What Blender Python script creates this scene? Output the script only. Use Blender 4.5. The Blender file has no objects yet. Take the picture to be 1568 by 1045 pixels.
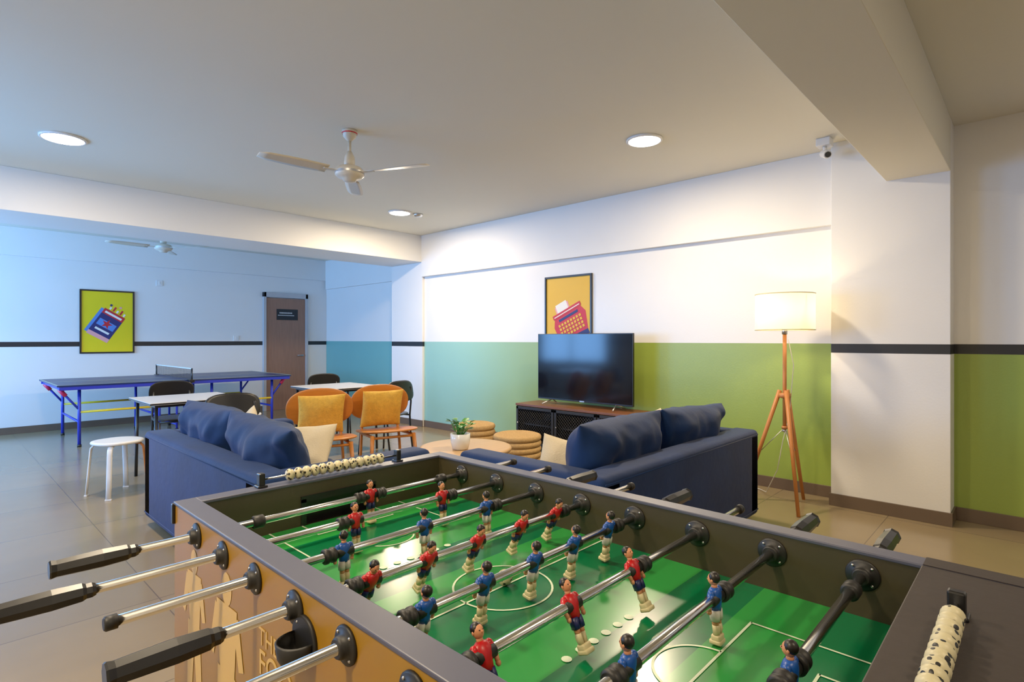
import bpy, bmesh, math, random
from mathutils import Vector, Matrix, Euler, noise
random.seed(7)
S=bpy.context.scene
COL=S.collection
D=math.radians

# ------------------------------------------------------------------ materials
def srgb(r,g,b):
    f=lambda c:(c/255/12.92) if c/255<=0.04045 else ((c/255+0.055)/1.055)**2.4
    return (f(r),f(g),f(b),1)
def mat(name,col,rough=0.5,metal=0.0,var=0.08,scale=8.0,bump=0.0,bscale=60.0,sheen=0.0,coat=0.0,emit=None,es=0.0,spec=0.5,stretch=(1,1,1)):
    m=bpy.data.materials.new(name); m.use_nodes=True
    nt=m.node_tree; N=nt.nodes; L=nt.links
    p=N['Principled BSDF']
    p.inputs['Roughness'].default_value=rough; p.inputs['Metallic'].default_value=metal
    p.inputs['Specular IOR Level'].default_value=spec
    p.inputs['Sheen Weight'].default_value=sheen; p.inputs['Coat Weight'].default_value=coat
    tc=N.new('ShaderNodeTexCoord'); mp=N.new('ShaderNodeMapping'); mp.inputs['Scale'].default_value=stretch
    L.new(tc.outputs['Object'],mp.inputs['Vector'])
    nz=N.new('ShaderNodeTexNoise'); nz.inputs['Scale'].default_value=scale; nz.inputs['Detail'].default_value=4
    L.new(mp.outputs['Vector'],nz.inputs['Vector'])
    mx=N.new('ShaderNodeMix'); mx.data_type='RGBA'
    c=col
    mx.inputs['A'].default_value=(c[0]*(1-var),c[1]*(1-var),c[2]*(1-var),1)
    mx.inputs['B'].default_value=(min(1,c[0]*(1+var)),min(1,c[1]*(1+var)),min(1,c[2]*(1+var)),1)
    L.new(nz.outputs['Fac'],mx.inputs['Factor']); L.new(mx.outputs['Result'],p.inputs['Base Color'])
    if bump>0:
        n2=N.new('ShaderNodeTexNoise'); n2.inputs['Scale'].default_value=bscale
        L.new(mp.outputs['Vector'],n2.inputs['Vector'])
        b=N.new('ShaderNodeBump'); b.inputs['Strength'].default_value=bump; b.inputs['Distance'].default_value=0.01
        L.new(n2.outputs['Fac'],b.inputs['Height']); L.new(b.outputs['Normal'],p.inputs['Normal'])
    if emit:
        p.inputs['Emission Color'].default_value=emit; p.inputs['Emission Strength'].default_value=es
    return m
def zpaint(name,bands,rough=0.45,day_tint=None):
    """painted wall; bands=[(z_from,colour)...] by world height (paint bands on the wall)"""
    m=bpy.data.materials.new(name); m.use_nodes=True
    nt=m.node_tree; N=nt.nodes; L=nt.links; p=N['Principled BSDF']; p.inputs['Roughness'].default_value=rough
    g=N.new('ShaderNodeNewGeometry'); sx=N.new('ShaderNodeSeparateXYZ'); L.new(g.outputs['Position'],sx.inputs[0])
    dv=N.new('ShaderNodeMath'); dv.operation='DIVIDE'; dv.inputs[1].default_value=3.0; L.new(sx.outputs['Z'],dv.inputs[0])
    cr=N.new('ShaderNodeValToRGB'); cr.color_ramp.interpolation='CONSTANT'
    e=cr.color_ramp.elements
    e[0].position=0; e[0].color=bands[0][1]
    e[1].position=bands[1][0]/3 if len(bands)>1 else 1; e[1].color=bands[1][1] if len(bands)>1 else bands[0][1]
    for z,c in bands[2:]:
        x=e.new(z/3); x.color=c
    L.new(dv.outputs[0],cr.inputs['Fac'])
    col=cr.outputs['Color']
    if day_tint:
        ya,yb,oc=day_tint   # teal-to-green blend: blue daylight tint put into the lower band's paint colour
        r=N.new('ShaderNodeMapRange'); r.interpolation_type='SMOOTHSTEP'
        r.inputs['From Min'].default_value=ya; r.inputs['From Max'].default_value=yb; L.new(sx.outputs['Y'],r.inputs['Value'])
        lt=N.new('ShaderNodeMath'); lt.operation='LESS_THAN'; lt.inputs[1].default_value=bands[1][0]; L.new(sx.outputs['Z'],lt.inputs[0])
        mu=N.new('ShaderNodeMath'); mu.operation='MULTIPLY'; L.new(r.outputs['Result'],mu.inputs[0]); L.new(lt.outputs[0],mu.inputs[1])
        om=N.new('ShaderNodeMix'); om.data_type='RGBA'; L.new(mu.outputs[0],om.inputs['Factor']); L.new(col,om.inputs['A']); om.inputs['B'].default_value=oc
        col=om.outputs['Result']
    nz=N.new('ShaderNodeTexNoise'); nz.inputs['Scale'].default_value=1.2; nz.inputs['Detail'].default_value=3
    L.new(g.outputs['Position'],nz.inputs['Vector'])
    mr=N.new('ShaderNodeMapRange'); mr.inputs['To Min'].default_value=0.95; mr.inputs['To Max'].default_value=1.03
    L.new(nz.outputs['Fac'],mr.inputs['Value'])
    vm=N.new('ShaderNodeVectorMath'); vm.operation='SCALE'
    L.new(col,vm.inputs[0]); L.new(mr.outputs['Result'],vm.inputs['Scale'])
    L.new(vm.outputs['Vector'],p.inputs['Base Color'])
    n2=N.new('ShaderNodeTexNoise'); n2.inputs['Scale'].default_value=70; L.new(g.outputs['Position'],n2.inputs['Vector'])
    b=N.new('ShaderNodeBump'); b.inputs['Strength'].default_value=0.06; b.inputs['Distance'].default_value=0.01
    L.new(n2.outputs['Fac'],b.inputs['Height']); L.new(b.outputs['Normal'],p.inputs['Normal'])
    return m
WHITE=(0.80,0.79,0.76,1); GREEN=(0.27,0.37,0.06,1); STRIPE=(0.008,0.009,0.011,1); GREEN_DAYLIT=(0.16,0.42,0.40,1)
M={}
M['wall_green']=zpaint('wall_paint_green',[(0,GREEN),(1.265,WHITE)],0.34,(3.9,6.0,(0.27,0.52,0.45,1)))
M['wall_stripe']=zpaint('wall_paint_stripe',[(0,WHITE),(1.19,STRIPE),(1.262,WHITE)])
M['wall_greenstripe']=zpaint('wall_paint_green_stripe',[(0,GREEN),(1.19,STRIPE),(1.262,WHITE)])
M['wall_daylit']=zpaint('wall_paint_green_daylit',[(0,GREEN_DAYLIT),(1.265,WHITE)])  # alcove green turned teal: blue daylight is put into the base colour
M['wall_white']=mat('wall_white',(0.79,0.78,0.75),0.6,var=0.03,scale=1.5,bump=0.05)
M['ceil']=mat('ceiling_paint',(0.72,0.69,0.58),0.7,var=0.03,scale=0.8,bump=0.06,bscale=30)
M['base']=mat('baseboard_tile',srgb(96,80,66),0.35,var=0.12,scale=6)
# floor tiles
def floor_mat():
    m=bpy.data.materials.new('floor_tiles'); m.use_nodes=True
    nt=m.node_tree; N=nt.nodes; L=nt.links; p=N['Principled BSDF']
    g=N.new('ShaderNodeNewGeometry')
    br=N.new('ShaderNodeTexBrick'); br.offset=0; br.inputs['Scale'].default_value=1.0
    br.inputs['Brick Width'].default_value=0.8; br.inputs['Row Height'].default_value=0.8
    br.inputs['Mortar Size'].default_value=0.003; br.inputs['Mortar Smooth'].default_value=0.2
    br.inputs['Color1'].default_value=srgb(142,124,94); br.inputs['Color2'].default_value=srgb(136,119,91)
    br.inputs['Mortar'].default_value=srgb(102,90,72)
    L.new(g.outputs['Position'],br.inputs['Vector'])
    nz=N.new('ShaderNodeTexNoise'); nz.inputs['Scale'].default_value=3; nz.inputs['Detail'].default_value=3
    L.new(g.outputs['Position'],nz.inputs['Vector'])
    mr=N.new('ShaderNodeMapRange'); mr.inputs['To Min'].default_value=0.90; mr.inputs['To Max'].default_value=1.08
    L.new(nz.outputs['Fac'],mr.inputs['Value'])
    vm=N.new('ShaderNodeVectorMath'); vm.operation='SCALE'
    L.new(br.outputs['Color'],vm.inputs[0]); L.new(mr.outputs['Result'],vm.inputs['Scale'])
    L.new(vm.outputs['Vector'],p.inputs['Base Color'])
    p.inputs['Roughness'].default_value=0.2
    return m
M['floor']=floor_mat()
M['rim']=mat('table_rim_laminate',srgb(76,78,96),0.38,var=0.06,scale=20)
M['cabwall']=mat('table_inner_wall',srgb(60,53,35),0.45,var=0.08,scale=10)
M['cabtop']=mat('table_end_top',srgb(48,40,36),0.55,var=0.12,scale=40,bump=0.05)
M['side']=mat('table_side_panel',srgb(160,116,22),0.4,var=0.10,scale=5)
M['sideart']=mat('table_side_print',srgb(220,180,98),0.45,var=0.05)
M['chrome']=mat('chrome_steel',(0.80,0.79,0.77),0.16,1.0,var=0.03)
M['steel']=mat('brushed_steel',(0.6,0.6,0.6),0.35,1.0)
M['black']=mat('black_plastic',(0.007,0.007,0.008),0.32,var=0.2)
M['blackmat']=mat('black_matte',(0.010,0.010,0.011),0.6,var=0.2)
M['rubber']=mat('black_rubber',(0.008,0.008,0.008),0.5,var=0.2)
M['red']=mat('player_red',srgb(182,8,18),0.35)
M['blue']=mat('player_blue',srgb(10,72,158),0.35)
M['skin']=mat('player_skin',srgb(206,138,96),0.4)
M['hair']=mat('player_hair',srgb(20,15,13),0.4)
M['cream']=mat('player_sock_cream',srgb(206,194,148),0.4)
M['navy']=mat('player_shorts_navy',srgb(14,22,78),0.4)
M['wshort']=mat('player_shorts_white',srgb(206,203,192),0.4)
M['line']=mat('field_line_white',srgb(200,216,186),0.4)
M['velvet']=mat('blue_velvet',srgb(6,38,84),0.7,var=0.45,scale=4,bump=0.15,bscale=25,sheen=0.08,spec=0.2)
M['velvet2']=mat('blue_velvet_cushion',srgb(6,38,82),0.7,var=0.45,scale=6,bump=0.2,bscale=18,sheen=0.08,spec=0.2)
M['wpillow']=mat('cream_pillow_cloth',srgb(206,190,158),0.9,var=0.08,bump=0.3,bscale=120)
M['ypillow']=mat('yellow_pillow_cloth',srgb(216,166,60),0.9,var=0.25,scale=30,bump=0.5,bscale=90)
M['ply']=mat('plywood_honey',srgb(194,118,46),0.35,var=0.16,scale=6,stretch=(1,1,8))
M['wood']=mat('oak_lamp_wood',srgb(190,118,56),0.45,var=0.18,scale=8,stretch=(6,6,1))
M['woodtop']=mat('walnut_top',srgb(116,70,42),0.4,var=0.25,scale=5,stretch=(8,1,8))
M['ltwood']=mat('light_wood_table',srgb(196,156,106),0.4,var=0.12,scale=5,stretch=(1,8,1))
M['door']=mat('door_laminate',srgb(146,106,84),0.5,var=0.22,scale=4,stretch=(10,10,1))
M['frameg']=mat('door_frame_paint',srgb(180,180,182),0.5)
M['white']=mat('white_plastic',srgb(228,226,222),0.35,var=0.03)
M['whitegl']=mat('white_ceramic',srgb(228,228,224),0.15,var=0.02,coat=0.5)
M['leaf']=mat('leaf_green',srgb(64,138,40),0.4,var=0.35,scale=12)
M['soil']=mat('soil',srgb(50,36,26),0.9)
M['jute']=mat('jute_rope',srgb(190,152,96),0.9,var=0.3,scale=60,bump=0.6,bscale=150)
M['pblue']=mat('pingpong_blue',srgb(16,40,92),0.35,var=0.05)
M['legblue']=mat('pingpong_leg_blue',srgb(34,50,180),0.4)
M['yellow']=mat('yellow_bar',srgb(235,205,30),0.4)
M['pink']=mat('red_bracket',srgb(225,40,90),0.4)
M['pyellow']=mat('poster_yellow',srgb(226,174,2),0.5,var=0.02)
M['pyellow2']=mat('poster_lemon',srgb(236,208,4),0.5,var=0.02)
M['pred']=mat('poster_red',srgb(198,22,36),0.5,var=0.02)
M['pnavy']=mat('poster_navy',srgb(26,34,98),0.5,var=0.02)
M['ppink']=mat('poster_pink',srgb(236,160,160),0.5,var=0.02)
M['pwhite']=mat('poster_white',srgb(240,235,225),0.5,var=0.02)
M['pteal']=mat('poster_lightblue',srgb(80,130,204),0.5,var=0.02)
M['tvs']=mat('tv_glass',(0.004,0.004,0.006),0.10,var=0.0,spec=0.3)
M['ltop']=mat('laminate_table_top',srgb(198,198,198),0.25,var=0.03)
M['bulb']=mat('led_diffuser',(1,1,1),0.5,emit=(1,0.96,0.9,1),es=14)
M['fanw']=mat('fan_enamel',srgb(206,198,180),0.35,var=0.03)
M['cablew']=mat('white_cable',srgb(225,222,215),0.5)

def field_mat():
    m=bpy.data.materials.new('playfield_green'); m.use_nodes=True
    nt=m.node_tree; N=nt.nodes; L=nt.links; p=N['Principled BSDF']; p.inputs['Roughness'].default_value=0.22
    g=N.new('ShaderNodeNewGeometry'); sx=N.new('ShaderNodeSeparateXYZ'); L.new(g.outputs['Position'],sx.inputs[0])
    a=N.new('ShaderNodeMath'); a.operation='MULTIPLY_ADD'; a.inputs[1].default_value=3.7; a.inputs[2].default_value=0.45
    L.new(sx.outputs['Y'],a.inputs[0])
    f=N.new('ShaderNodeMath'); f.operation='FRACT'; L.new(a.outputs[0],f.inputs[0])
    gt=N.new('ShaderNodeMath'); gt.operation='GREATER_THAN'; gt.inputs[1].default_value=0.5; L.new(f.outputs[0],gt.inputs[0])
    mx=N.new('ShaderNodeMix'); mx.data_type='RGBA'
    mx.inputs['A'].default_value=srgb(0,98,54); mx.inputs['B'].default_value=srgb(34,134,54)
    L.new(gt.outputs[0],mx.inputs['Factor']); L.new(mx.outputs['Result'],p.inputs['Base Color'])
    return m
M['field']=field_mat()
def bead_mat():
    m=bpy.data.materials.new('soccer_bead'); m.use_nodes=True
    nt=m.node_tree; N=nt.nodes; L=nt.links; p=N['Principled BSDF']; p.inputs['Roughness'].default_value=0.4
    g=N.new('ShaderNodeNewGeometry')
    v=N.new('ShaderNodeTexVoronoi'); v.inputs['Scale'].default_value=95; L.new(g.outputs['Position'],v.inputs['Vector'])
    lt=N.new('ShaderNodeMath'); lt.operation='LESS_THAN'; lt.inputs[1].default_value=0.33; L.new(v.outputs['Distance'],lt.inputs[0])
    mx=N.new('ShaderNodeMix'); mx.data_type='RGBA'; mx.inputs['A'].default_value=srgb(206,196,156); mx.inputs['B'].default_value=(0.01,0.01,0.01,1)
    L.new(lt.outputs[0],mx.inputs['Factor']); L.new(mx.outputs['Result'],p.inputs['Base Color'])
    return m
M['bead']=bead_mat()
def shade_mat():
    m=bpy.data.materials.new('lamp_shade_linen'); m.use_nodes=True
    nt=m.node_tree; N=nt.nodes; L=nt.links
    for n in list(N):
        if n.type!='OUTPUT_MATERIAL': N.remove(n)
    o=[n for n in N if n.type=='OUTPUT_MATERIAL'][0]
    d=N.new('ShaderNodeBsdfDiffuse'); d.inputs['Color'].default_value=(0.85,0.79,0.66,1)
    t=N.new('ShaderNodeBsdfTranslucent'); t.inputs['Color'].default_value=(0.70,0.65,0.55,1)
    x=N.new('ShaderNodeMixShader'); x.inputs[0].default_value=0.5
    wv=N.new('ShaderNodeTexNoise'); wv.inputs['Scale'].default_value=120
    b=N.new('ShaderNodeBump'); b.inputs['Strength'].default_value=0.2; L.new(wv.outputs['Fac'],b.inputs['Height']); L.new(b.outputs['Normal'],d.inputs['Normal'])
    L.new(d.outputs[0],x.inputs[1]); L.new(t.outputs[0],x.inputs[2]); L.new(x.outputs[0],o.inputs['Surface'])
    return m
M['shade']=shade_mat()

# ------------------------------------------------------------------ mesh builder
class MB:
    def __init__(s): s.v=[]; s.f=[]; s.m=[]; s.sm=[]; s.mats=[]
    def mi(s,k):
        if k not in s.mats: s.mats.append(k)
        return s.mats.index(k)
    def add(s,vs,fs,k,smooth=True,X=None):
        o=len(s.v); i=s.mi(k)
        for p in vs:
            p=Vector(p)
            s.v.append(X@p if X is not None else p)
        for j,f in enumerate(fs):
            s.f.append([o+q for q in f]); s.m.append(i)
            s.sm.append(smooth if isinstance(smooth,bool) else smooth[j])
    def box(s,c,size,k,bev=0.0,rot=None,seg=2,smooth=False,X=None):
        bm=bmesh.new(); bmesh.ops.create_cube(bm,size=1)
        for v in bm.verts: v.co=Vector((v.co.x*size[0],v.co.y*size[1],v.co.z*size[2]))
        if bev>0: bmesh.ops.bevel(bm,geom=list(bm.edges),offset=bev,segments=seg,profile=0.5,affect='EDGES')
        R=Matrix.Translation(Vector(c))@(Euler(rot).to_matrix().to_4x4() if rot else Matrix())
        if X is not None: R=X@R
        bm.verts.index_update()
        s.add([v.co.copy() for v in bm.verts],[[v.index for v in f.verts] for f in bm.faces],k,smooth,R)
        bm.free()
    def box2(s,a,b,k,bev=0.0,**kw):
        c=[(a[i]+b[i])/2 for i in range(3)]; z=[abs(b[i]-a[i]) for i in range(3)]
        s.box(c,z,k,bev,**kw)
    def rings(s,rs,k,cap=True,smooth=True,X=None,closed=False):
        n=len(rs[0]); vs=[p for r in rs for p in r]; fs=[]; sm=[]
        R=len(rs)
        for i in range(R if closed else R-1):
            for j in range(n):
                a=i*n+j; b=i*n+(j+1)%n; c=((i+1)%R)*n+(j+1)%n; d=((i+1)%R)*n+j
                fs.append([a,b,c,d]); sm.append(smooth)
        if cap and not closed:
            fs.append(list(range(n))[::-1]); sm.append(False)
            fs.append([(R-1)*n+j for j in range(n)]); sm.append(False)
        s.add(vs,fs,k,sm,X)
    def tube(s,p0,p1,r,k,r2=None,seg=14,cap=True,smooth=True,X=None):
        p0=Vector(p0);p1=Vector(p1); r2=r if r2 is None else r2
        q=(p1-p0).to_track_quat('Z','Y').to_matrix()
        rs=[]
        for p,rr in((p0,r),(p1,r2)):
            rs.append([p+q@Vector((rr*math.cos(2*math.pi*j/seg),rr*math.sin(2*math.pi*j/seg),0)) for j in range(seg)])
        s.rings(rs,k,cap,smooth,X)
    def prof(s,p0,p1,pr,k,seg=16,smooth=True,X=None):
        p0=Vector(p0);p1=Vector(p1); q=(p1-p0).to_track_quat('Z','Y').to_matrix()
        rs=[[p0.lerp(p1,t)+q@Vector((r*math.cos(2*math.pi*j/seg),r*math.sin(2*math.pi*j/seg),0)) for j in range(seg)] for t,r in pr]
        s.rings(rs,k,True,smooth,X)
    def lathe(s,pr,k,c=(0,0,0),seg=32,smooth=True,X=None,cap=True):
        rs=[[Vector((c[0]+r*math.cos(2*math.pi*j/seg),c[1]+r*math.sin(2*math.pi*j/seg),c[2]+z)) for j in range(seg)] for r,z in pr]
        s.rings(rs,k,cap,smooth,X)
    def sweep(s,path,r,k,seg=10,X=None,closed=False,rx=None):
        P=[Vector(p) for p in path]; n=len(P); rs=[]; up=None
        for i in range(n):
            if closed: t=(P[(i+1)%n]-P[i-1]).normalized()
            else: t=(P[min(i+1,n-1)]-P[max(i-1,0)]).normalized()
            if up is None:
                up=Vector((0,0,1)) if abs(t.z)<0.9 else Vector((1,0,0))
            u=(up-t*up.dot(t)).normalized(); w=t.cross(u); up=u
            a=rx or r
            rs.append([P[i]+u*(r*math.cos(2*math.pi*j/seg))+w*(a*math.sin(2*math.pi*j/seg)) for j in range(seg)])
        s.rings(rs,k,True,True,X,closed)
    def sphere(s,c,r,k,seg=16,X=None):
        r=(r,r,r) if not hasattr(r,'__len__') else r
        rs=[]; n=max(6,seg//2)
        for i in range(1,n):
            a=math.pi*i/n
            rs.append([Vector((c[0]+r[0]*math.sin(a)*math.cos(2*math.pi*j/seg),c[1]+r[1]*math.sin(a)*math.sin(2*math.pi*j/seg),c[2]-r[2]*math.cos(a))) for j in range(seg)])
        vs=[p for q in rs for p in q]+[Vector((c[0],c[1],c[2]-r[2])),Vector((c[0],c[1],c[2]+r[2]))]
        fs=[]; R=len(rs)
        for i in range(R-1):
            for j in range(seg): fs.append([i*seg+j,i*seg+(j+1)%seg,(i+1)*seg+(j+1)%seg,(i+1)*seg+j])
        for j in range(seg):
            fs.append([R*seg,(j+1)%seg,j]); fs.append([R*seg+1,(R-1)*seg+j,(R-1)*seg+(j+1)%seg])
        s.add(vs,fs,k,True,X)
    def ell(s,secs,k,seg=14,X=None):
        rs=[[Vector((cx+rx*math.cos(2*math.pi*j/seg),cy+ry*math.sin(2*math.pi*j/seg),z)) for j in range(seg)] for cx,cy,z,rx,ry in secs]
        s.rings(rs,k,True,True,X)
    def cushion(s,c,size,k,rot=(0,0,0),p=3.0,nz=0.012,seed=0,n=22,X=None,pinch=0.06,fr=6):
        w,h,t=size; R=Matrix.Translation(Vector(c))@Euler(rot).to_matrix().to_4x4()
        if X is not None: R=X@R
        vs=[];fs=[]
        for side in(1,-1):
            for i in range(n+1):
                for j in range(n+1):
                    u=math.sin((i/n-0.5)*math.pi); v=math.sin((j/n-0.5)*math.pi)
                    th=(max(0,1-abs(u)**p)**0.5)*(max(0,1-abs(v)**p)**0.5)
                    x=u*(w/2)*(1-pinch*(1-v*v)); y=v*(h/2)*(1-pinch*(1-u*u)); z=side*th*t/2
                    if th>0:
                        q=noise.noise(Vector((x*fr+seed,y*fr,z*6+seed*2)))+0.6*noise.noise(Vector((x*fr*2.6+seed,y*fr*2.2,z*9)))
                        z+=side*q*nz*min(1,th*2)
                    vs.append((x,y,z))
            o=0 if side==1 else (n+1)**2
            for i in range(n):
                for j in range(n):
                    f=[o+i*(n+1)+j,o+(i+1)*(n+1)+j,o+(i+1)*(n+1)+j+1,o+i*(n+1)+j+1]
                    fs.append(f if side==1 else f[::-1])
        s.add(vs,fs,k,True,R)
    def panel(s,c,w,h,th,k,rot=(0,0,0),n=2.6,cx=0.0,cy=0.0,seg=40,X=None,hs=1.0):
        R=Matrix.Translation(Vector(c))@Euler(rot).to_matrix().to_4x4()
        if X is not None: R=X@R
        def pt(r,a,z):
            ca,sa=math.cos(a),math.sin(a)
            x=w/2*r*math.copysign(abs(ca)**(2/n),ca); y=h/2*r*math.copysign(abs(sa)**(2/n),sa)
            return Vector((x,y,z+cx*x*x+cy*y*y))
        rr=[0.02,0.3,0.6,0.85,0.97,1.0]
        rs=[[pt(r,2*math.pi*j/seg,th/2-(th*0.3 if r==1.0 else 0)) for j in range(seg)] for r in rr]
        rs+=[[pt(r,2*math.pi*j/seg,-th/2+(th*0.3 if r==1.0 else 0)) for j in range(seg)] for r in rr[::-1]]
        s.rings(rs,k,True,True,R)
    def poly(s,pts,k,X=None):
        s.add(pts,[list(range(len(pts)))],k,False,X)
    def obj(s,name,parent=None,loc=(0,0,0),rot=(0,0,0)):
        me=bpy.data.meshes.new(name); me.from_pydata([tuple(v) for v in s.v],[],s.f)
        for k in s.mats: me.materials.append(M[k])
        for i,p in enumerate(me.polygons):
            p.material_index=s.m[i]; p.use_smooth=s.sm[i]
        me.update()
        bm=bmesh.new(); bm.from_mesh(me); bmesh.ops.remove_doubles(bm,verts=bm.verts,dist=1e-6)
        bmesh.ops.recalc_face_normals(bm,faces=bm.faces); bm.to_mesh(me); bm.free()
        o=bpy.data.objects.new(name,me); COL.objects.link(o); o.location=loc; o.rotation_euler=rot
        if parent: o.parent=parent
        return o
def grp(name,loc=(0,0,0),rz=0.0):
    e=bpy.data.objects.new(name,None); e.empty_display_size=0.2; COL.objects.link(e); e.location=loc; e.rotation_euler=(0,0,D(rz)); return e
def one(name,fn,parent=None,loc=(0,0,0),rot=(0,0,0)):
    b=MB(); fn(b); return b.obj(name,parent,loc,rot)

# ------------------------------------------------------------------ room
CZ=2.84
XL=-1.8; YF=-2.6; YB=10.2; XR=5.1; XA=5.42
one('floor',lambda b:b.box2((XL-.2,YF-.2,-.1),(5.7,YB+.2,0),'floor'))
one('ceiling',lambda b:b.box2((XL-.2,YF-.2,CZ),(5.7,YB+.2,CZ+.1),'ceil'))
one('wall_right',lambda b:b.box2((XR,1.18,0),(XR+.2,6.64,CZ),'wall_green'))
one('trim_1',lambda b:b.box2((XR-.06,1.18,2.23),(XR,6.64,CZ),'wall_white',.003))
one('wall_right_recess',lambda b:b.box2((XR,YF,0),(XR+.2,0.44,CZ),'wall_greenstripe'))
one('wall_alcove',lambda b:b.box2((XA,7.43,0),(XA+.2,YB,CZ),'wall_daylit'))
one('trim_2',lambda b:b.box2((XA-.045,7.43,2.28),(XA,YB-.05,CZ),'wall_white',.003))
one('wall_back',lambda b:b.box2((XL-.2,YB,0),(XA+.2,YB+.2,CZ),'wall_stripe'))
one('trim_3',lambda b:b.box2((XL,YB-.05,2.45),(XA,YB,CZ),'wall_white',.003))
one('wall_front',lambda b:b.box2((XL-.2,YF-.2,0),(5.3,YF,CZ),'wall_white'))
WIN=[(4.3,6.3),(7.7,9.9)]
def wl(b):
    b.box2((XL-.2,YF,0),(XL,YB,0.7),'wall_stripe'); b.box2((XL-.2,YF,2.35),(XL,YB,CZ),'wall_white')
    ys=[YF]+[y for w in WIN for y in w]+[YB]
    for i in range(0,len(ys),2): b.box2((XL-.2,ys[i],.7),(XL,ys[i+1],2.35),'wall_stripe')
one('wall_left',wl)
one('pillar',lambda b:b.box2((4.88,.44,0),(XR+.2,1.18,CZ),'wall_stripe',0.004))
one('pillar',lambda b:b.box2((5.06,6.64,0),(XA+.2,7.43,2.45),'wall_stripe',0.004))
one('ceiling_beam',lambda b:b.box2((XL,6.64,2.45),(XA+.2,7.43,CZ),'wall_white',0.004))
one('ceiling_beam',lambda b:b.box2((XL,.44,2.47),(4.88,.815,CZ),'ceil',0.004))
bh=.095
one('baseboard_right',lambda b:b.box2((XR-.012,1.18,0),(XR,6.64,bh),'base',.002))
one('baseboard_right_recess',lambda b:b.box2((XR-.012,YF,0),(XR,.44,bh),'base',.002))
def bp(b):
    b.box2((4.868,.428,0),(4.88,1.192,bh),'base',.002); b.box2((4.88,.428,0),(XR-.012,.44,bh),'base')
one('baseboard_pillar',bp)
one('baseboard_pillar_back',lambda b:b.box2((5.048,6.628,0),(5.06,7.44,bh),'base',.002))
one('baseboard_alcove',lambda b:b.box2((XA-.012,7.43,0),(XA,YB,bh),'base',.002))
def bb(b):
    b.box2((XL,YB-.012,0),(4.17,YB,bh),'base',.002); b.box2((5.02,YB-.012,0),(XA,YB,bh),'base',.002)
one('baseboard_back',bb)
# windows (left wall, daylight)
def alight(name,parent,loc,rot,sx,sy,power,col,shape='RECTANGLE',spread=180):
    l=bpy.data.lights.new(name,'AREA'); l.shape=shape; l.size=sx
    if shape=='RECTANGLE': l.size_y=sy
    l.energy=power; l.color=col; l.spread=D(spread)
    o=bpy.data.objects.new(name,l); COL.objects.link(o); o.location=loc; o.rotation_euler=rot
    if parent: o.parent=parent
    return o
DAY=(0.18,0.46,1.0)
for i,(a,c) in enumerate(WIN):
    g=grp('window_%d'%(i+1),(XL-.1,(a+c)/2,1.525))
    def wf(b,w=c-a):
        h=1.65
        for y in(-w/2+.03,w/2-.03,0): b.box((0,y,0),(.06,.05,h-.002),'white',.004)
        for z in(-h/2+.03,h/2-.03): b.box((0,0,z),(.06,w-.002,.05),'white',.004)
    one('window_frame',wf,g)
    alight('daylight',g,(-.12,0,0),(0,D(-90),0),1.6,c-a-.1,(115,260)[i],DAY)
# door
g=grp('door_1',(4.595,YB-.002,0))
def dr(b):
    b.box((0,-.02,1.03),(.74,.04,2.06),'door',.003)
    b.box((-.395,-.03,1.08),(.05,.06,2.16),'frameg',.004); b.box((.395,-.03,1.08),(.05,.06,2.16),'frameg',.004); b.box((0,-.03,2.115),(.84,.06,.09),'frameg',.004)
    b.box((.02,-.045,1.76),(.40,.008,.2),'blackmat',.002)
    for i in range(11): b.box((-.12+i*.022,-.0505,1.79),(.013,.002,.022),'white')
    for i in range(13): b.box((-.15+i*.024,-.0505,1.745),(.015,.002,.014),'white')
    b.tube((.31,-.04,1.0),(.31,-.08,1.0),.012,'steel'); b.tube((.31,-.08,1.0),(.2,-.08,1.0),.009,'steel')
one('door_leaf',dr,g)

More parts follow.
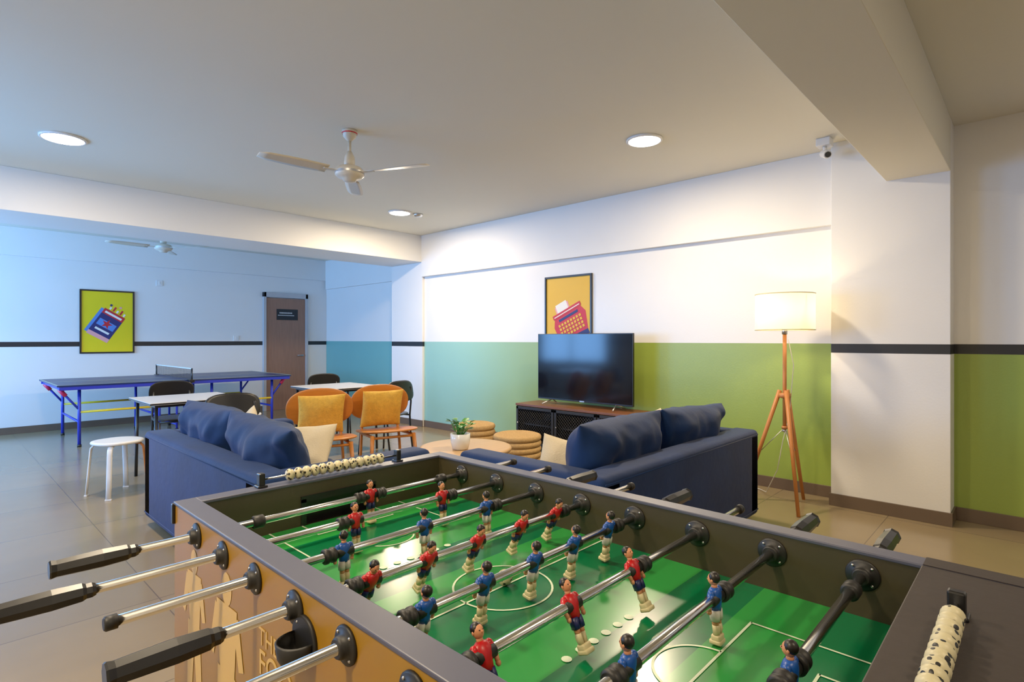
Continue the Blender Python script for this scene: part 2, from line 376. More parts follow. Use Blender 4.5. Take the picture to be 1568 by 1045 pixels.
# ------------------------------------------------------------------ downlights, fans, detectors
WARM=(1,.79,.53)
for x,y,sz,pw in((3.80,2.20,.25,50),(.71,5.39,.27,34),(3.93,5.60,.25,66),(.72,2.2,.25,44),(3.8,-1.1,.25,7),(.7,-1.1,.25,20),(-.9,1.0,.25,46)):  # last one is unseen, added left of the camera to warm the table side
    g=grp('ceiling_downlight',(x,y,CZ))
    def dl(b,r=sz/2):
        b.lathe([(r+.012,0),(r+.012,-.012),(r,-.018),(r-.006,-.012)],'white',seg=40)
        b.lathe([(.001,-.0125),(r-.008,-.0125),(r-.008,-.0165),(.001,-.0165)],'bulb',seg=40)
    one('fitting',dl,g)
    alight('lamp',g,(0,0,-.03),(0,0,0),sz*.9,0,pw,WARM,'DISK')
def fan(loc,drop,angs):
    g=grp('ceiling_fan',loc)
    def f(b):
        b.lathe([(.055,0),(.055,-.012),(.045,-.05),(.02,-.075),(.014,-.08)],'fanw')
        b.lathe([(.0565,-.020),(.0545,-.028)],'pred',cap=False)
        b.tube((0,0,-.07),(0,0,-drop+.1),.012,'fanw')
        z=-drop
        b.lathe([(.016,z+.16),(.035,z+.12),(.04,z+.07),(.03,z+.05)],'fanw')
        b.lathe([(.03,z+.055),(.085,z+.04),(.105,z+.015),(.105,z-.015),(.085,z-.035),(.05,z-.045),(.045,z-.06),(.01,z-.066)],'fanw',seg=40)
        b.lathe([(.107,z+.008),(.107,z-.008)],'steel',cap=False,seg=40)
        for a in angs:
            X=Matrix.Rotation(D(a),4,'Z')
            b.box((.14,0,z),(.12,.04,.006),'fanw',.002,X=X)
            rs=[]
            for i in range(9):
                t=i/8; x=.17+t*.47; w=.055+.012*math.sin(t*3); tw=D(14-6*t)
                if i==8: w*=.7
                ring=[]
                for (u,v) in((-1,0),(-.5,.004),(.5,.004),(1,0),(.5,-.001),(-.5,-.001)):
                    yy=u*w; zz=v
                    ring.append(Vector((x,yy*math.cos(tw)-zz*math.sin(tw),z+yy*math.sin(tw)+zz*math.cos(tw))))
                rs.append(ring)
            b.rings(rs,'fanw',True,True,X)
    one('fan_body',f,g)
fan((2.14,3.68,CZ),.315,(175,295,55))
fan((2.14,8.37,CZ),.33,(185,305,65))
one('smoke_detector',lambda b:b.lathe([(.06,0),(.06,-.012),(.045,-.03),(.02,-.036),(.005,-.036)],'steel'),None,(4.15,5.53,CZ))
g=grp('security_camera',(4.74,1.19,CZ))
def cc(b):
    b.box((0,0,-.03),(.10,.10,.06),'white',.008); b.tube((0,0,-.06),(-.02,-.01,-.10),.015,'white')
    b.prof((.03,.02,-.10),(-.07,-.04,-.145),[(0,.022),(.1,.028),(.9,.030),(1,.027)],'white',20)
    b.prof((-.069,-.039,-.1443),(-.078,-.045,-.148),[(0,.022),(1,.020)],'black',20)
one('camera_body',cc,g)

# ------------------------------------------------------------------ posters
def poster(loc,rz,kind):
    g=grp('framed_poster',loc,rz)
    W,H=.68,.95
    def fr(b):
        b.box((0,-.012,H/2-.011),(W,.024,.022),'black',.002); b.box((0,-.012,-H/2+.011),(W,.024,.022),'black',.002)
        b.box((-W/2+.011,-.012,0),(.022,.024,H-.044),'black',.002); b.box((W/2-.011,-.012,0),(.022,.024,H-.044),'black',.002)
        b.box((0,-.006,0),(W-.03,.01,H-.03),'pyellow' if kind=='typewriter' else 'pyellow2')
    one('frame',fr,g)
    def P(b,pts,k,lay,a,cx=0,cy=0,sc=1):
        ca,sa=math.cos(D(a)),math.sin(D(a))
        b.poly([(cx+sc*(x*ca-y*sa),-.0115-.0008*lay,cy+sc*(x*sa+y*ca)) for x,y in pts],k)
    R=lambda x0,y0,x1,y1:[(x0,y0),(x1,y0),(x1,y1),(x0,y1)]
    def art(b):
        if kind=='typewriter':
            c=dict(a=24,cx=.02,cy=-.02,sc=.98)
            P(b,[(-.23,-.20),(.20,-.22),(.25,-.02),(.18,.12),(-.18,.12),(-.25,-.02)],'pred',1,**c)
            P(b,[(-.23,-.20),(.20,-.22),(.20,-.28),(-.22,-.26)],'pnavy',1,**c)
            P(b,R(-.15,.1,.06,.20),'ppink',2,**c); P(b,R(-.13,.12,.04,.22),'pwhite',3,**c)
            P(b,R(-.22,.07,.22,.12),'pred',4,**c); P(b,R(-.2,.085,.2,.095),'pwhite',5,**c); P(b,R(-.15,.015,.15,.045),'pnavy',4,**c)
            for r in range(4):
                for q in range(8): P(b,R(-.18+q*.046,-.18+r*.045,-.15+q*.046,-.15+r*.045),'pyellow',5,**c)
        else:
            c=dict(a=-32,cx=0,cy=-.02)
            P(b,R(-.15,-.2,.15,.18),'pnavy',1,**c)
            P(b,R(-.15,-.26,.15,-.2),'ppink',1,**c); P(b,R(-.19,-.24,-.15,.16),'pteal',1,**c)
            P(b,R(-.12,-.08,.12,.02),'pteal',2,**c)
            P(b,R(-.15,.10,.15,.18),'pred',2,**c); P(b,R(-.12,.12,.12,.15),'pwhite',3,**c)
            st=[]
            for i in range(10):
                rr=.075 if i%2==0 else .03; st.append((rr*math.sin(i*math.pi/5),-.02+rr*math.cos(i*math.pi/5)))
            P(b,st,'pred',3,**c)
            P(b,R(-.1,-.15,.1,-.12),'pwhite',3,**c)
            for i in range(5): P(b,R(-.10+i*.05,.19,-.075+i*.05,.23+.03*(i%2)),'pred' if i%2 else 'pwhite',2,**c)
            P(b,R(-.12,.24,-.09,.27),'pnavy',2,**c);P(b,R(.0,.27,.03,.3),'ppink',2,**c)
    one('art_print',art,g)
poster((XR,3.94,1.565),-90,'typewriter')
poster((1.87,YB,1.565),0,'box')
def sw(b): b.box((0,-.006,0),(.09,.012,.09),'white',.003); b.box((0,-.014,0),(.03,.006,.05),'white',.002)
one('wall_switch',sw,None,(3.72,YB,1.32)); one('wall_switch',sw,None,(2.55,YB,2.2))

# ------------------------------------------------------------------ foosball table
X0,X1=.42,1.255; XI0,XI1=.465,1.215; Y0,YI0,YI1,Y1=-.04,.148,1.50,1.548; ZR=.90; ZF=.775; ZB=.38; RZ=.855
RY=[.24,.403,.567,.73,.893,1.056,1.218,1.38]
C=Vector((.84,.75,0))
ft=grp('foosball_table',C)
def FO(name,fn): return one(name,lambda b:fn(b),ft,tuple(-C))
def cab(b):
    b.box2((X0,Y0,ZB),(X0+.006,Y1,ZR-.008),'side'); b.box2((X1-.006,Y0,ZB),(X1,Y1,ZR-.008),'side')
    b.box2((X0+.006,Y1-.006,ZB),(X1-.006,Y1,ZR-.008),'side'); b.box2((X0+.006,Y0,ZB),(X1-.006,Y0+.006,ZR-.008),'side')
    b.box2((X0+.006,Y0+.006,ZB),(XI0,Y1-.006,ZR-.008),'cabwall'); b.box2((XI1,Y0+.006,ZB),(X1-.006,Y1-.006,ZR-.008),'cabwall')
    for ya,yb in((YI1,Y1-.006),(Y0+.006,YI0)):
        b.box2((XI0,ya,ZB),(.73,yb,ZR-.008),'cabwall'); b.box2((.95,ya,ZB),(XI1,yb,ZR-.008),'cabwall')
        b.box2((.73,ya,.845),(.95,yb,ZR-.008),'cabwall'); b.box2((.73,ya,ZB),(.95,yb,ZF-.01),'cabwall')
        ym=yb-.004 if ya>1 else ya+.004
        b.box2((.73,min(ym,ym+.003),ZF-.01),(.95,max(ym,ym+.003),.845),'black')
    b.box2((XI0,YI0,ZF-.02),(XI1,YI1,ZF),'field')
    b.box2((XI0,YI0,ZB),(XI1,YI1,ZB+.02),'cabwall')
FO('cabinet',cab)
def rim(b):
    b.box2((X0-.003,Y0,ZR-.008),(XI0+.002,Y1,ZR),'rim',.002); b.box2((XI1-.002,Y0,ZR-.008),(X1+.003,Y1,ZR),'rim',.002)
    b.box2((XI0,YI1-.002,ZR-.008),(XI1,Y1,ZR),'rim',.002)
    b.box2((XI0+.0025,Y0,ZR-.008),(XI1-.0025,YI0+.002,ZR),'cabtop',.002)
    b.box2((XI1-.0018,Y0,ZR),(X1+.003,YI0,ZR+.0015),'cabtop')
FO('top_rim',rim)
def corners(b):
    for x in(X0,X1):
        for y in(Y1,Y0):
            b.box((x,y,ZR-.03),(.014,.014,.05),'black',.003)
    y=YI1-.004
    b.box2((.72,y,ZF),(.735,y+.006,.85),'black'); b.box2((.945,y,ZF),(.96,y+.006,.85),'black'); b.box2((.72,y,.84),(.96,y+.006,.858),'black')
    for x in(X0+.06,X1-.06):
        for yy in(Y0+.07,Y1-.07):
            b.box((x,yy,ZB/2+.012),(.09,.09,ZB-.02),'blackmat',.006); b.lathe([(.035,0),(.035,.02),(.02,.025)],'rubber',(x,yy,0),16)
FO('legs_and_guards',corners)
def flat(b,x0,y0,x1,y1): b.add([(x0,y0,ZF+.0012),(x1,y0,ZF+.0012),(x1,y1,ZF+.0012),(x0,y1,ZF+.0012)],[[0,1,2,3]],'line',False)
def arc(b,cx,cy,r,a0,a1,w=.0045,n=48):
    vs=[];fs=[]
    for i in range(n+1):
        a=D(a0+(a1-a0)*i/n)
        for q in(r-w/2,r+w/2): vs.append((cx+q*math.cos(a),cy+q*math.sin(a),ZF+.0012))
    for i in range(n): fs.append([2*i,2*i+1,2*i+3,2*i+2])
    b.add(vs,fs,'line',False)
def lines(b):
    w=.0045; cx,cy=.84,.824
    arc(b,cx,cy,.105,0,360); flat(b,XI0,cy-w/2,XI1,cy+w/2)
    for sgn,ye in((1,YI0),(-1,YI1)):
        def R(x0,x1,dy):
            y=ye+sgn*dy
            flat(b,x0,min(y,ye),x0+w,max(y,ye)); flat(b,x1-w,min(y,ye),x1,max(y,ye)); flat(b,x0,y-w/2,x1,y+w/2)
        R(.63,1.05,.237); R(.72,.96,.10)
        if sgn>0: arc(b,.84,ye+.237,.075,0,180)
        else: arc(b,.84,ye-.237,.075,180,360)
    for i in range(6):
        for (yy) in(.56,1.09):
            n=12; b.add([(.72+i*.038+.009*math.cos(2*math.pi*k/n),yy+.009*math.sin(2*math.pi*k/n),ZF+.0013) for k in range(n)],[list(range(n))],'line',False)
FO('field_lines',lines)
right_side={0:1,1:1,3:1,5:1}
def rod(b,i):
    y=RY[i]; blue=i in right_side
    lo,hi=((.20,1.36) if blue else (.30,1.46))
    if i==6: lo=.2
    if i in(3,1): lo=.19
    b.tube((lo,y,RZ),(hi,y,RZ),.0085,'chrome',seg=16)
    if blue:
        hs,he=hi,hi+.14; b.prof((lo-.012,y,RZ),(lo+.006,y,RZ),[(0,.009),(.15,.0115),(1,.0115)],'rubber')
    else:
        hs,he=lo,lo-.14; b.prof((hi-.006,y,RZ),(hi+.012,y,RZ),[(0,.0115),(.85,.0115),(1,.009)],'rubber')
    b.prof((hs,y,RZ),(he,y,RZ),[(-.04,.011),(0,.0135),(.06,.0135),(.1,.0165),(.4,.0185),(.7,.0175),(.92,.0165),(.98,.0185),(1,.0165)],'black',8,smooth=False)
    for x,s in((XI0,1),(XI1,-1),(X0,-1),(X1,1)):
        b.prof((x,y,RZ),(x+s*.018,y,RZ),[(0,.029),(.18,.029),(.3,.026),(.32,.017),(.8,.016),(1,.0135)],'rubber',24)
        for k in range(4):
            a=k*math.pi/2+.78
            b.sphere((x+s*.005,y+.0225*math.cos(a),RZ+.0225*math.sin(a)),(.0025,.0028,.0028),'steel',8)
for i in range(8): FO('rod',lambda b,i=i:rod(b,i))
def foosman(b,x,y,team,tilt,face):
    X=Matrix.Translation((x,y,RZ))@Matrix.Rotation(D(tilt),4,'X')@Matrix.Rotation(0 if face<0 else math.pi,4,'Z')
    j='red' if team=='r' else 'blue'; sh='navy' if team=='r' else 'wshort'
    b.ell([(0,0,-.020,.011,.0085),(0,0,-.010,.012,.0095),(0,-.0008,0,.0145,.0115),(0,-.0005,.008,.0155,.0108),(0,0,.0145,.0135,.009),(0,0,.0185,.0065,.006)],j,16,X)
    b.ell([(0,0,.016,.0052,.0052),(0,-.0004,.024,.005,.005)],'skin',12,X)
    b.sphere((0,-.0012,.0315),(.0085,.0095,.0108),'skin',16,X)
    b.sphere((0,.0012,.0345),(.0094,.0098,.0100),'hair',16,X)
    b.sphere((0,-.0106,.0305),(.0015,.002,.0022),'skin',8,X)
    for s in(-1,1):
        b.sphere((s*.0033,-.0096,.033),(.0011,.0009,.0011),'hair',8,X)
        b.sphere((s*.0087,0,.031),(.0015,.002,.0028),'skin',8,X)
        A=Vector((s*.0145,0,.011)); B_=Vector((s*.0205,-.0005,-.003)); Cc=Vector((s*.0195,-.003,-.018))
        b.sphere(tuple(A),.0062,j,10,X); b.tube(A,B_,.0062,j,.0055,10,X=X)
        b.tube(B_,Cc,.0045,'skin',.0035,10,X=X); b.sphere(tuple(Cc),(.0042,.0045,.005),'skin',10,X)
        b.ell([(s*.0052,0,-.018,.0068,.0090),(s*.0062,0,-.028,.0070,.0088),(s*.0062,0,-.036,.0070,.0084)],sh,12,X)
        b.ell([(s*.0060,0,-.035,.0052,.0062),(s*.0055,0,-.044,.0045,.0056)],'skin',12,X)
        b.ell([(s*.0054,0,-.043,.0050,.0060),(s*.0052,.0012,-.051,.0056,.0068),(s*.005,.0,-.061,.0046,.0056)],'cream',12,X)
    b.box((0,0,-.0665),(.021,.0165,.014),'cream',.003,X=X,smooth=True)
    b.box((0,-.001,-.072),(.0225,.021,.008),'cream',.0025,X=X,smooth=True)
PL={7:('r',4,[.868]),6:('r',6,[.7236,.9975]),5:('b',3,[.601,.811,1.015]),4:('r',-24,[.562,.694,.829,.97,1.10]),
    3:('b',-9,[.561,.697,.834,.965,1.098]),2:('r',24,[.539,.742,.938]),1:('b',4,[.654,.932]),0:('b',0,[.792])}
for i,(t,ti,xs) in PL.items():
    for x in xs:
        FO('foosball_player',lambda b:foosman(b,x,RY[i],t,-ti,-1 if t=='r' else 1))
    def bump(b,i=i,xs=xs):
        y=RY[i]
        for x in(xs[0]-.034,xs[-1]+.034):
            if XI0+.03<x<XI1-.03:
                b.prof((x-.014,y,RZ),(x+.014,y,RZ),[(0,.012),(.1,.0155),(.35,.0155),(.4,.0135),(.6,.0135),(.65,.0155),(.9,.0155),(1,.012)],'rubber',20)
        for x in xs:
            b.tube((x-.019,y,RZ),(x+.019,y,RZ),.0105,'rubber' ,seg=14)
        if len(xs)==1:
            for x in(XI0+.09,XI1-.09): b.prof((x-.014,y,RZ),(x+.014,y,RZ),[(0,.012),(.1,.0155),(.9,.0155),(1,.012)],'rubber',20)
    FO('rod_bumpers',bump)
def scorer(b,y):
    xa,xb=(.62,1.06) if y>1 else (.58,1.02)
    for x in(xa,xb):
        b.box((x,y,ZR+.018),(.016,.022,.040),'black',.003); b.box((x,y,ZR+.003),(.026,.03,.006),'black',.002)
    b.tube((xa,y,ZR+.02),(xb,y,ZR+.02),.003,'chrome',seg=8)
    R_=.0165 if y>1 else .0145
    for k in range(13 if y>1 else 12):
        x=.70+k*.0245 if y>1 else .705+k*.0238
        b.prof((x-.0116,y,ZR+.02),(x+.0116,y,ZR+.02),[(0,.004),(.04,R_*.5),(.16,R_*.82),(.38,R_),(.62,R_),(.84,R_*.82),(.96,R_*.5),(1,.004)],'bead',18)
FO('score_counter',lambda b:scorer(b,1.524)); FO('score_counter',lambda b:scorer(b,.085))
def cup(b):
    b.prof((X0+.001,.857,.815),(X0-.006,.857,.815),[(0,.040),(.8,.040),(1,.036)],'rubber',28)
    b.lathe([(.008,-.034),(.022,-.030),(.031,-.012),(.034,.010),(.0305,.012),(.028,-.008),(.018,-.024),(.004,-.027)],'rubber',(X0-.014,.857,.81),28)
FO('ball_cup',cup)
FO('ball',lambda b:b.sphere((.846,.824,ZF+.0175),.0165,'bead',24))
def sil(b):
    xx=X0-.0008
    cnt=[0]
    def limb(p,q,w0,w1):
        cnt[0]+=1; x_=xx-.00005*cnt[0]
        d=(Vector(q)-Vector(p)); n=Vector((-d.y,d.x)).normalized()
        b.poly([(x_,p[0]+n.x*w0,p[1]+n.y*w0),(x_,q[0]+n.x*w1,q[1]+n.y*w1),(x_,q[0]-n.x*w1,q[1]-n.y*w1),(x_,p[0]-n.x*w0,p[1]-n.y*w0)],'sideart')
    for cy,k,z0 in((1.40,1.3,.79),(1.20,1.55,.79)):
        b.poly([(xx,cy+.017*k*math.cos(a),z0+.022*k*math.sin(a)) for a in [2*math.pi*i/16 for i in range(16)]],'sideart')
        limb((cy,z0-.02*k),(cy-.004,z0-.12*k),.036*k,.024*k)
        limb((cy+.03*k,z0-.03*k),(cy+.055*k,z0-.10*k),.011*k,.008*k); limb((cy-.03*k,z0-.03*k),(cy-.05*k,z0-.09*k),.011*k,.008*k)
        limb((cy-.012*k,z0-.11*k),(cy-.03*k,z0-.24*k),.019*k,.012*k); limb((cy+.012*k,z0-.11*k),(cy+.025*k,z0-.24*k),.019*k,.012*k)
FO('side_print',sil)
for s,z,sz in(('THE',.742,.046),('FOOSBALL',.688,.066),('TABLE',.635,.05)):
    cu=bpy.data.curves.new('side_text','FONT'); cu.body=s; cu.size=sz; cu.extrude=.0004
    cu.materials.append(M['sideart'])
    o=bpy.data.objects.new('side_text',cu); COL.objects.link(o); o.parent=ft
    o.location=Vector((X0-.001,1.04,z))-C; o.rotation_euler=(D(90),0,D(-90))

# ------------------------------------------------------------------ sofas
def sofa(loc,rz,L=1.96,Dp=1.02,wp=True):
    g=grp('sofa',loc,rz)
    H=.655
    def fr(b):
        b.box((0,-Dp/2+.09,(H+.05)/2),(L,.18,H-.05),'velvet',.035,seg=4,smooth=True)
        for s in(-1,1): b.box((s*(L/2-.085),.0,(H+.05)/2-.004),(.17,Dp,H-.058),'velvet',.035,seg=4,smooth=True)
        b.box((0,.02,.17),(L-.1,Dp-.06,.24),'velvet',.02,seg=3,smooth=True)
        for x in(-L/2+.12,L/2-.12):
            for y in(-Dp/2+.1,Dp/2-.1): b.tube((x,y,0),(x,y,.06),.022,'blackmat',.028)
        zt=H-.004
        b.sweep([(-L/2+.02,-Dp/2+.004,zt-.03),(L/2-.02,-Dp/2+.004,zt-.03)],.005,'velvet2',8)
        b.sweep([(-L/2+.02,-Dp/2+.002,.09),(L/2-.02,-Dp/2+.002,.09)],.005,'velvet2',8)
    one('frame',fr,g)
    def sc(b):
        w=(L-.34)/2
        for s in(-1,1): b.cushion((s*w/2,.08,.37),(w,.80,.20),'velvet2',p=8,nz=.006,seed=s+3,pinch=.01)
    one('seat_cushions',sc,g)
    def bc(b):
        w=(L-.30)/2
        b.cushion((-w/2-.005,-Dp/2+.30,.64),(w+.02,.46,.28),'velvet2',rot=(D(104),0,D(1)),p=3.4,nz=.035,seed=1.7,n=44,fr=5)
        b.cushion((w/2+.005,-Dp/2+.29,.63),(w+.02,.46,.27),'velvet2',rot=(D(106),D(2),D(-1)),p=3.4,nz=.035,seed=5.1,n=44,fr=5)
    one('back_cushions',bc,g)
    return g
a=sofa((1.56,3.60,0),-90)
b_=sofa((3.12,1.96,0),0)
def pill(g,loc,rot,k='wpillow',s=.42,sd=0):
    def p(b): b.cushion((0,0,0),(s,s,.15),k,p=2.4,nz=.012,seed=sd)
    one('throw_pillow',p,g,loc,rot)
pill(a,(-.60,.02,.575),(D(68),D(8),D(-20)),sd=2); pill(a,(.02,.20,.55),(D(56),D(-6),D(30)),s=.37,sd=5)
pill(b_,(-.60,-.02,.54),(D(62),D(14),D(-50)),s=.38,sd=8); pill(b_,(.52,.04,.59),(D(70),0,D(4)),s=.40,sd=9)

# ------------------------------------------------------------------ lounge chairs
def lounge(loc,rz):
    g=grp('lounge_chair',loc,rz)   # faces -Y
    def f(b):
        b.panel((0,0,.41),.56,.54,.018,'ply',(D(-5),0,0),3.0,.12,.05)
        b.panel((0,.27,.665),.60,.37,.018,'ply',(D(104),0,0),2.5,.45,0)
        for s in(-1,1):
            b.tube((s*.20,-.20,.40),(s*.23,-.25,0),.02,'ply',.012)
            b.sweep([(s*.21,.20,.0+.0),(s*.20,.2,.2),(s*.19,.21,.38),(s*.17,.255,.52),(s*.15,.30,.66)],.015,'ply')
            b.tube((s*.195,-.2,.385),(s*.195,.21,.37),.014,'ply')
        b.tube((-.2,-.2,.375),(.2,-.2,.375),.012,'ply'); b.tube((-.19,.21,.36),(.19,.21,.36),.012,'ply')
    one('plywood_frame',f,g)
    def p(b): b.cushion((0,.155,.61),(.42,.38,.14),'ypillow',(D(105),0,D(3)),p=2.5,nz=.014,seed=loc[0])
    one('cushion',p,g)
lounge((2.44,4.64,0),-20); lounge((3.09,4.62,0),-16)

# ------------------------------------------------------------------ coffee table, plant, poufs
g=grp('coffee_table',(2.90,3.25,0))
def ct(b):
    b.lathe([(.01,.425),(.33,.425),(.355,.435),(.36,.45),(.355,.46),(.34,.463),(.01,.463)],'ltwood',seg=56)
    for i in range(3):
        a=2*math.pi*i/3+.4
        b.tube((.2*math.cos(a),.2*math.sin(a),.43),(.29*math.cos(a),.29*math.sin(a),0),.02,'ltwood',.012)
    b.lathe([(.2,.40),(.21,.40),(.21,.426),(.2,.426)],'ltwood')
one('table_frame',ct,g)
g=grp('potted_plant',(2.79,3.19,.463))
def pp(b):
    b.lathe([(.045,0),(.062,.008),(.074,.06),(.076,.12),(.071,.122),(.067,.11),(.01,.105)],'whitegl',seg=32)
    b.lathe([(.066,.104),(.01,.112)],'soil',seg=20)
    for i in range(40):
        a=random.uniform(0,6.28); rr=random.uniform(.01,.085); h=random.uniform(.14,.22)
        base=Vector((.02*math.cos(a),.02*math.sin(a),.105)); tip=Vector((rr*math.cos(a),rr*math.sin(a),h))
        b.tube(base,tip,.0018,'leaf',seg=6)
        d=Vector((math.cos(a),math.sin(a),random.uniform(-.2,.6))).normalized(); sd=d.cross(Vector((0,0,1))).normalized(); n_=sd.cross(d)
        Lf=random.uniform(.04,.06); w=Lf*.45
        vs=[];fs=[]
        for k in range(6):
            t=k/5; ww=w*math.sin(math.pi*min(1,t*.92+.06))
            m_=tip+d*(Lf*t)-n_*(-.25*Lf*t*t)-Vector((0,0,.3*Lf*t*t))
            vs+= [m_-sd*ww+n_*ww*.3,m_,m_+sd*ww+n_*ww*.3]
        for k in range(5):
            o=3*k; fs+=[[o,o+1,o+4,o+3],[o+1,o+2,o+5,o+4]]
        b.add(vs,fs,'leaf',True)
one('pot_and_leaves',pp,g)
def pouf(loc,r,n,h):
    def f(b):
        pr=[(.01,0)]
        for i in range(n):
            z0=i*h/n; z1=(i+1)*h/n
            for k in range(7):
                a=-math.pi/2+math.pi*k/6
                pr.append((r-.022+.022*math.cos(a),(z0+z1)/2+(z1-z0)/2*math.sin(a)*.96))
        for k in range(8):
            rr=(r-.03)*(1-k/8); pr.append((rr,h-.004)); pr.append((rr-.5*(r-.03)/8,h+.005))
        pr.append((.004,h))
        b.lathe(pr,'jute',seg=48)
    one('jute_pouf',f,None,loc)
pouf((3.78,3.52,0),.225,8,.42); pouf((3.86,4.18,0),.205,8,.44)

# ------------------------------------------------------------------ tv cabinet + tv
g=grp('tv_cabinet',(4.82,3.48,0))
def tc(b):
    W,Dp,H=1.66,.40,.575
    b.box((0,0,H-.0125),(Dp+.02,W+.02,.025),'woodtop',.003)
    b.box((.0,0,.12),(Dp,W,.02),'blackmat'); b.box((Dp/2-.01,0,H/2+.045),(.02,W,H-.115),'blackmat')
    for y in(-W/2+.01,W/2-.01,-W/6,W/6): b.box((0,y,H/2+.045),(Dp-.004,.02,H-.115),'blackmat')
    for y in(-W/2+.03,W/2-.03):
        for x in(-Dp/2+.03,Dp/2-.03): b.box((x,y,.055),(.03,.03,.11),'blackmat')
    b.box((0.02,0,.34),(Dp-.08,W-.04,.015),'blackmat')
    x=-Dp/2-.008
    for k in range(3):
        yc=(k-1)*W/3; w=W/3-.012; z0,z1=.13,H-.03
        for yy in(yc-w/2+.015,yc+w/2-.015): b.box((x,yy,(z0+z1)/2),(.016,.03,z1-z0),'blackmat',.002)
        for zz in(z0+.015,z1-.015): b.box((x,yc,zz),(.016,w,.03),'blackmat',.002)
        ya,yb=yc-w/2+.02,yc+w/2-.02; za,zb=z0+.02,z1-.02; st=.035
        q=-(zb-za)
        while q<(yb-ya):
            s0=max(0,-q); s1=min(zb-za,(yb-ya)-q)
            if s1>s0+.005:
                b.tube((x,ya+q+s0,za+s0),(x,ya+q+s1,za+s1),.0022,'blackmat',seg=5)
                b.tube((x+.002,ya+q+s0,zb-s0),(x+.002,ya+q+s1,zb-s1),.0022,'blackmat',seg=5)
            q+=st
        b.sphere((x-.014,yc+w/2-.03,.36),.008,'steel',10)
one('cabinet_body',tc,g)
g=grp('television',(4.82,3.53,.578))
def tv(b):
    W,H=1.24,.735; zc=.05+H/2
    b.box((0,0,zc),(.03,W,H),'black',.004)
    b.box((-.0155,0,zc+.004),(.002,W-.016,H-.024),'tvs')
    b.box((.03,0,zc-.1),(.04,W*.6,H*.5),'blackmat',.01)
    for s in(-1,1):
        b.tube((0,s*.42,.055),(-.13,s*.46,.008),.007,'steel'); b.tube((0,s*.42,.055),(.12,s*.46,.008),.007,'steel')
    b.box((-.017,0,.058),(.004,.06,.012),'steel')
one('screen_and_stand',tv,g)

# ------------------------------------------------------------------ floor lamp
g=grp('floor_lamp',(4.62,1.44,0))
def fl(b):
    feet=[(-.24,-.17),(.27,-.06),(-.04,.31)]
    for x,y in feet:
        n_=Vector((x,y,0)).normalized()*.035
        b.tube((n_.x,n_.y,.90),(x,y,.0),.017,'wood',.013,seg=12)
    b.lathe([(.03,.84),(.045,.845),(.045,.875),(.03,.88)],'wood',seg=24)
    b.lathe([(.02,.60),(.022,.60),(.022,.62),(.018,.62)],'wood',seg=16)
    b.tube((0,0,.58),(0,0,1.34),.0145,'wood',seg=16)
    b.lathe([(.02,1.34),(.02,1.37),(.014,1.40),(.014,1.43)],'steel',seg=16)
    b.sphere((0,0,.585),(.02,.02,.014),'steel',12)
    for x,y in feet:
        k=.55; b.tube((0,0,.61),(x*k+0,y*k,.61-.2+.0),.003,'steel',seg=6)
    for i in range(3):
        a=i*2.094; b.tube((0,0,1.40),(.205*math.cos(a),.205*math.sin(a),1.63),.002,'steel',seg=6)
one('tripod',fl,g)
def sh(b):
    # thin-walled fabric drum
    b.lathe([(.214,1.372),(.213,1.655)],'shade',seg=64,cap=False)
one('shade',sh,g)
def shr(b):
    for z,r in((1.374,.2145),(1.653,.2135)):
        b.sweep([(r*math.cos(i*math.pi/24),r*math.sin(i*math.pi/24),z) for i in range(48)],.0035,'cream',6,closed=True)
one('shade_rings',shr,g)
def cb(b):
    pts=[(.02,-.02,1.3),(.05,-.05,1.1),(.03,-.04,.9),(.05,-.02,.7),(.02,.02,.5),(.08,.08,.25),(.18,.2,.03),(.32,.3,.008),(.43,.6,.008)]
    b.sweep(pts,.003,'cablew',6)
one('power_cord',cb,g)
def bu(b): b.sphere((0,0,1.455),(.028,.028,.036),'bulb',16)
one('bulb',bu,g)
l=bpy.data.lights.new('lamp_bulb','POINT'); l.energy=8.5; l.color=(1,.74,.42); l.shadow_soft_size=.03
o=bpy.data.objects.new('lamp_bulb',l); COL.objects.link(o); o.parent=g; o.location=(0,0,1.53)

# ------------------------------------------------------------------ cafe tables, black chairs, stools
def cafe(loc):
    g=grp('cafe_table',loc)
    def f(b):
        b.box((0,0,.738),(.78,.74,.022),'ltop',.004); b.box((0,0,.7375),(.784,.744,.014),'black',.003)
        for sx in(-1,1):
            b.box((sx*.33,0,.715),(.03,.66,.025),'black',.003)
            for sy in(-1,1): b.tube((sx*.33,sy*.31,.72),(sx*.34,sy*.33,0),.014,'black')
        for sy in(-1,1): b.box((0,sy*.31,.715),(.66,.03,.025),'black',.003)
    one('table_body',f,g)
cafe((1.70,5.88,0)); cafe((3.34,6.04,0))
def bchair(loc,rz):
    g=grp('black_chair',loc,rz)
    def f(b):
        b.panel((0,0,.45),.44,.43,.016,'black',(0,0,0),3.4,.10,0)
        b.panel((0,-.235,.72),.44,.24,.014,'black',(D(80),0,0),3.2,-.5,0)
        for s in(-1,1):
            b.sweep([(s*.19,-.24,0),(s*.19,-.2,.25),(s*.19,-.19,.43),(s*.185,-.21,.58),(s*.17,-.225,.76)],.011,'black')
            b.tube((s*.19,.19,.43),(s*.2,.22,0),.011,'black')
            b.tube((s*.19,-.19,.43),(s*.19,.19,.43),.010,'black')
        b.tube((-.19,.19,.43),(.19,.19,.43),.010,'black')
    one('chair_body',f,g)
bchair((1.84,5.24,0),-8); bchair((1.86,6.80,0),176); bchair((3.60,5.40,0),14); bchair((3.66,6.80,0),172)
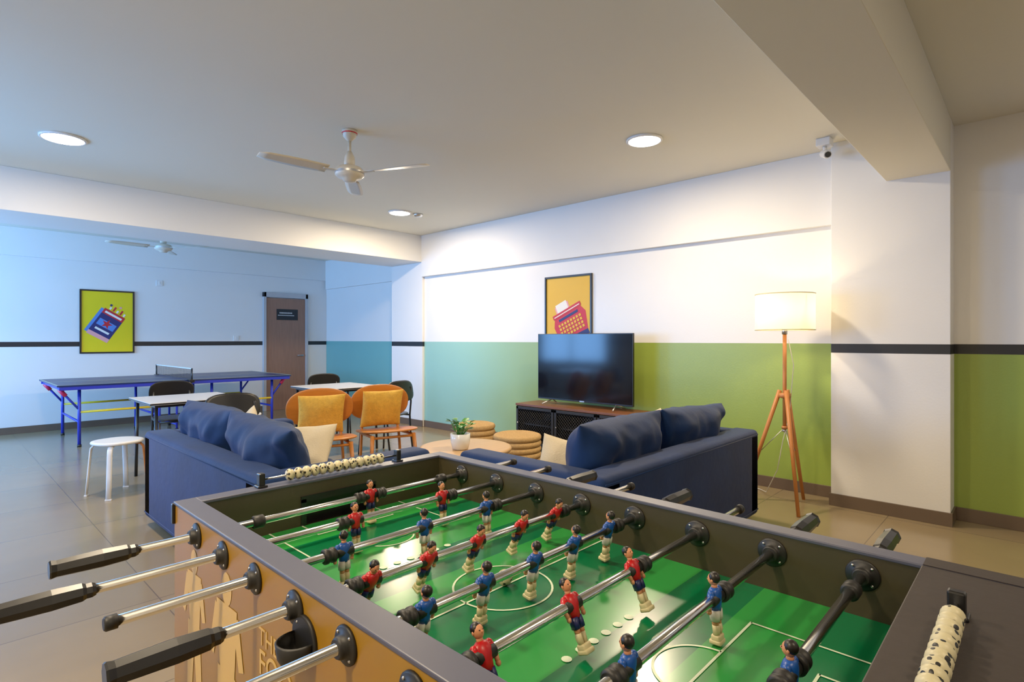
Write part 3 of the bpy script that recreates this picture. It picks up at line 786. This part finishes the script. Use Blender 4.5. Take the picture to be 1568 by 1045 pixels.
def stool(loc,rz):
    g=grp('white_stool',loc,rz)
    def f(b):
        b.panel((0,0,.442),.36,.36,.022,'white',(0,0,0),2.3,0,0)
        for i in range(4):
            X=Matrix.Rotation(math.pi/2*i+math.pi/4,4,'Z'); k='white' if i!=3 else 'wood'
            b.sweep([(.03,0,.424),(.12,0,.424),(.165,0,.418),(.185,0,.395),(.19,0,.36),(.205,0,.18),(.22,0,.012)],.009,k,10,X=X,rx=.02)
            b.box((.22,0,.006),(.02,.045,.012),k,.002,X=X)
    one('stool_body',f,g)
stool((1.10,5.62,0),18); stool((2.47,6.55,0),40)

# ------------------------------------------------------------------ ping-pong table
g=grp('ping_pong_table',(2.42,9.0,0))
def pt(b):
    for s in(-1,1):
        b.box((s*.70,0,.75),(1.38,1.50,.02),'pblue',.003)
        xc=s*.70
        for y in(-.746,.746): b.box((xc,y,.7615),(1.38,.012,.001),'line')
        b.box((xc,0,.7615),(1.37,.004,.001),'line'); b.box((s*1.383,0,.7615),(.012,1.49,.001),'line')
        for y in(-.73,.73): b.box((xc,y,.72),(1.34,.03,.04),'legblue',.003)
        for x in(s*.04,s*1.34): b.box((x,0,.72),(.03,1.46,.04),'legblue',.003)
        for x in(s*.32,s*1.16):
            for y in(-.6,.6):
                b.tube((x,y,.72),(x,y,.02),.018,'legblue'); b.tube((x,y,.03),(x,y,0),.022,'rubber')
            b.tube((x,-.6,.30),(x,.6,.30),.014,'legblue')
        for y in(-.6,.6): b.tube((s*.32,y,.42),(s*1.16,y,.42),.014,'yellow')
        b.tube((s*1.16,-.6,.45),(s*1.36,-.6,.72),.013,'legblue'); b.tube((s*1.16,.6,.45),(s*1.36,.6,.72),.013,'legblue')
        for y in(-.6,.6): b.tube((s*1.29,y,.625),(s*1.35,y,.705),.024,'pink')
        b.tube((s*.1,-.55,.15),(s*.1,.55,.15),.014,'legblue')
        for y in(-.55,.55):
            b.tube((s*.1,y,.70),(s*.1,y,.09),.014,'legblue')
            b.tube((s*.1-.015,y,.05),(s*.1+.015,y,.05),.05,'rubber')
    b.box((0,0,.05+.09),(.2,.03,.03),'black')
one('table_and_legs',pt,g)
def net(b):
    for y in(-.83,.83):
        b.tube((0,y,.72),(0,y,.915),.01,'black'); b.box((0,y*.96,.745),(.06,.10,.04),'black',.004)
    b.box((0,0,.91),(.008,1.64,.015),'white'); b.box((0,0,.77),(.004,1.64,.006),'black')
    for i in range(56): b.box((0,-.82+i*1.64/55,.84),(.0025,.003,.14),'black')
    for i in range(7): b.box((0,0,.785+i*.018),(.0025,1.64,.003),'black')
one('net',net,g)

# ------------------------------------------------------------------ world + camera
w=bpy.data.worlds.new('World'); S.world=w; w.use_nodes=True
bg=w.node_tree.nodes['Background']; bg.inputs['Color'].default_value=(.35,.6,1,1); bg.inputs['Strength'].default_value=0.8
cam=bpy.data.cameras.new('Camera'); co=bpy.data.objects.new('Camera',cam); COL.objects.link(co)
cam.sensor_width=36; cam.lens=36*849/1568; cam.shift_y=-.0016; cam.clip_start=.02
co.location=(0,0,1.3); co.rotation_euler=(D(90),0,D(-46.5))
S.camera=co
S.view_settings.view_transform='Standard'
S.view_settings.look='None'
S.view_settings.exposure=0.0
S.view_settings.gamma=1.12
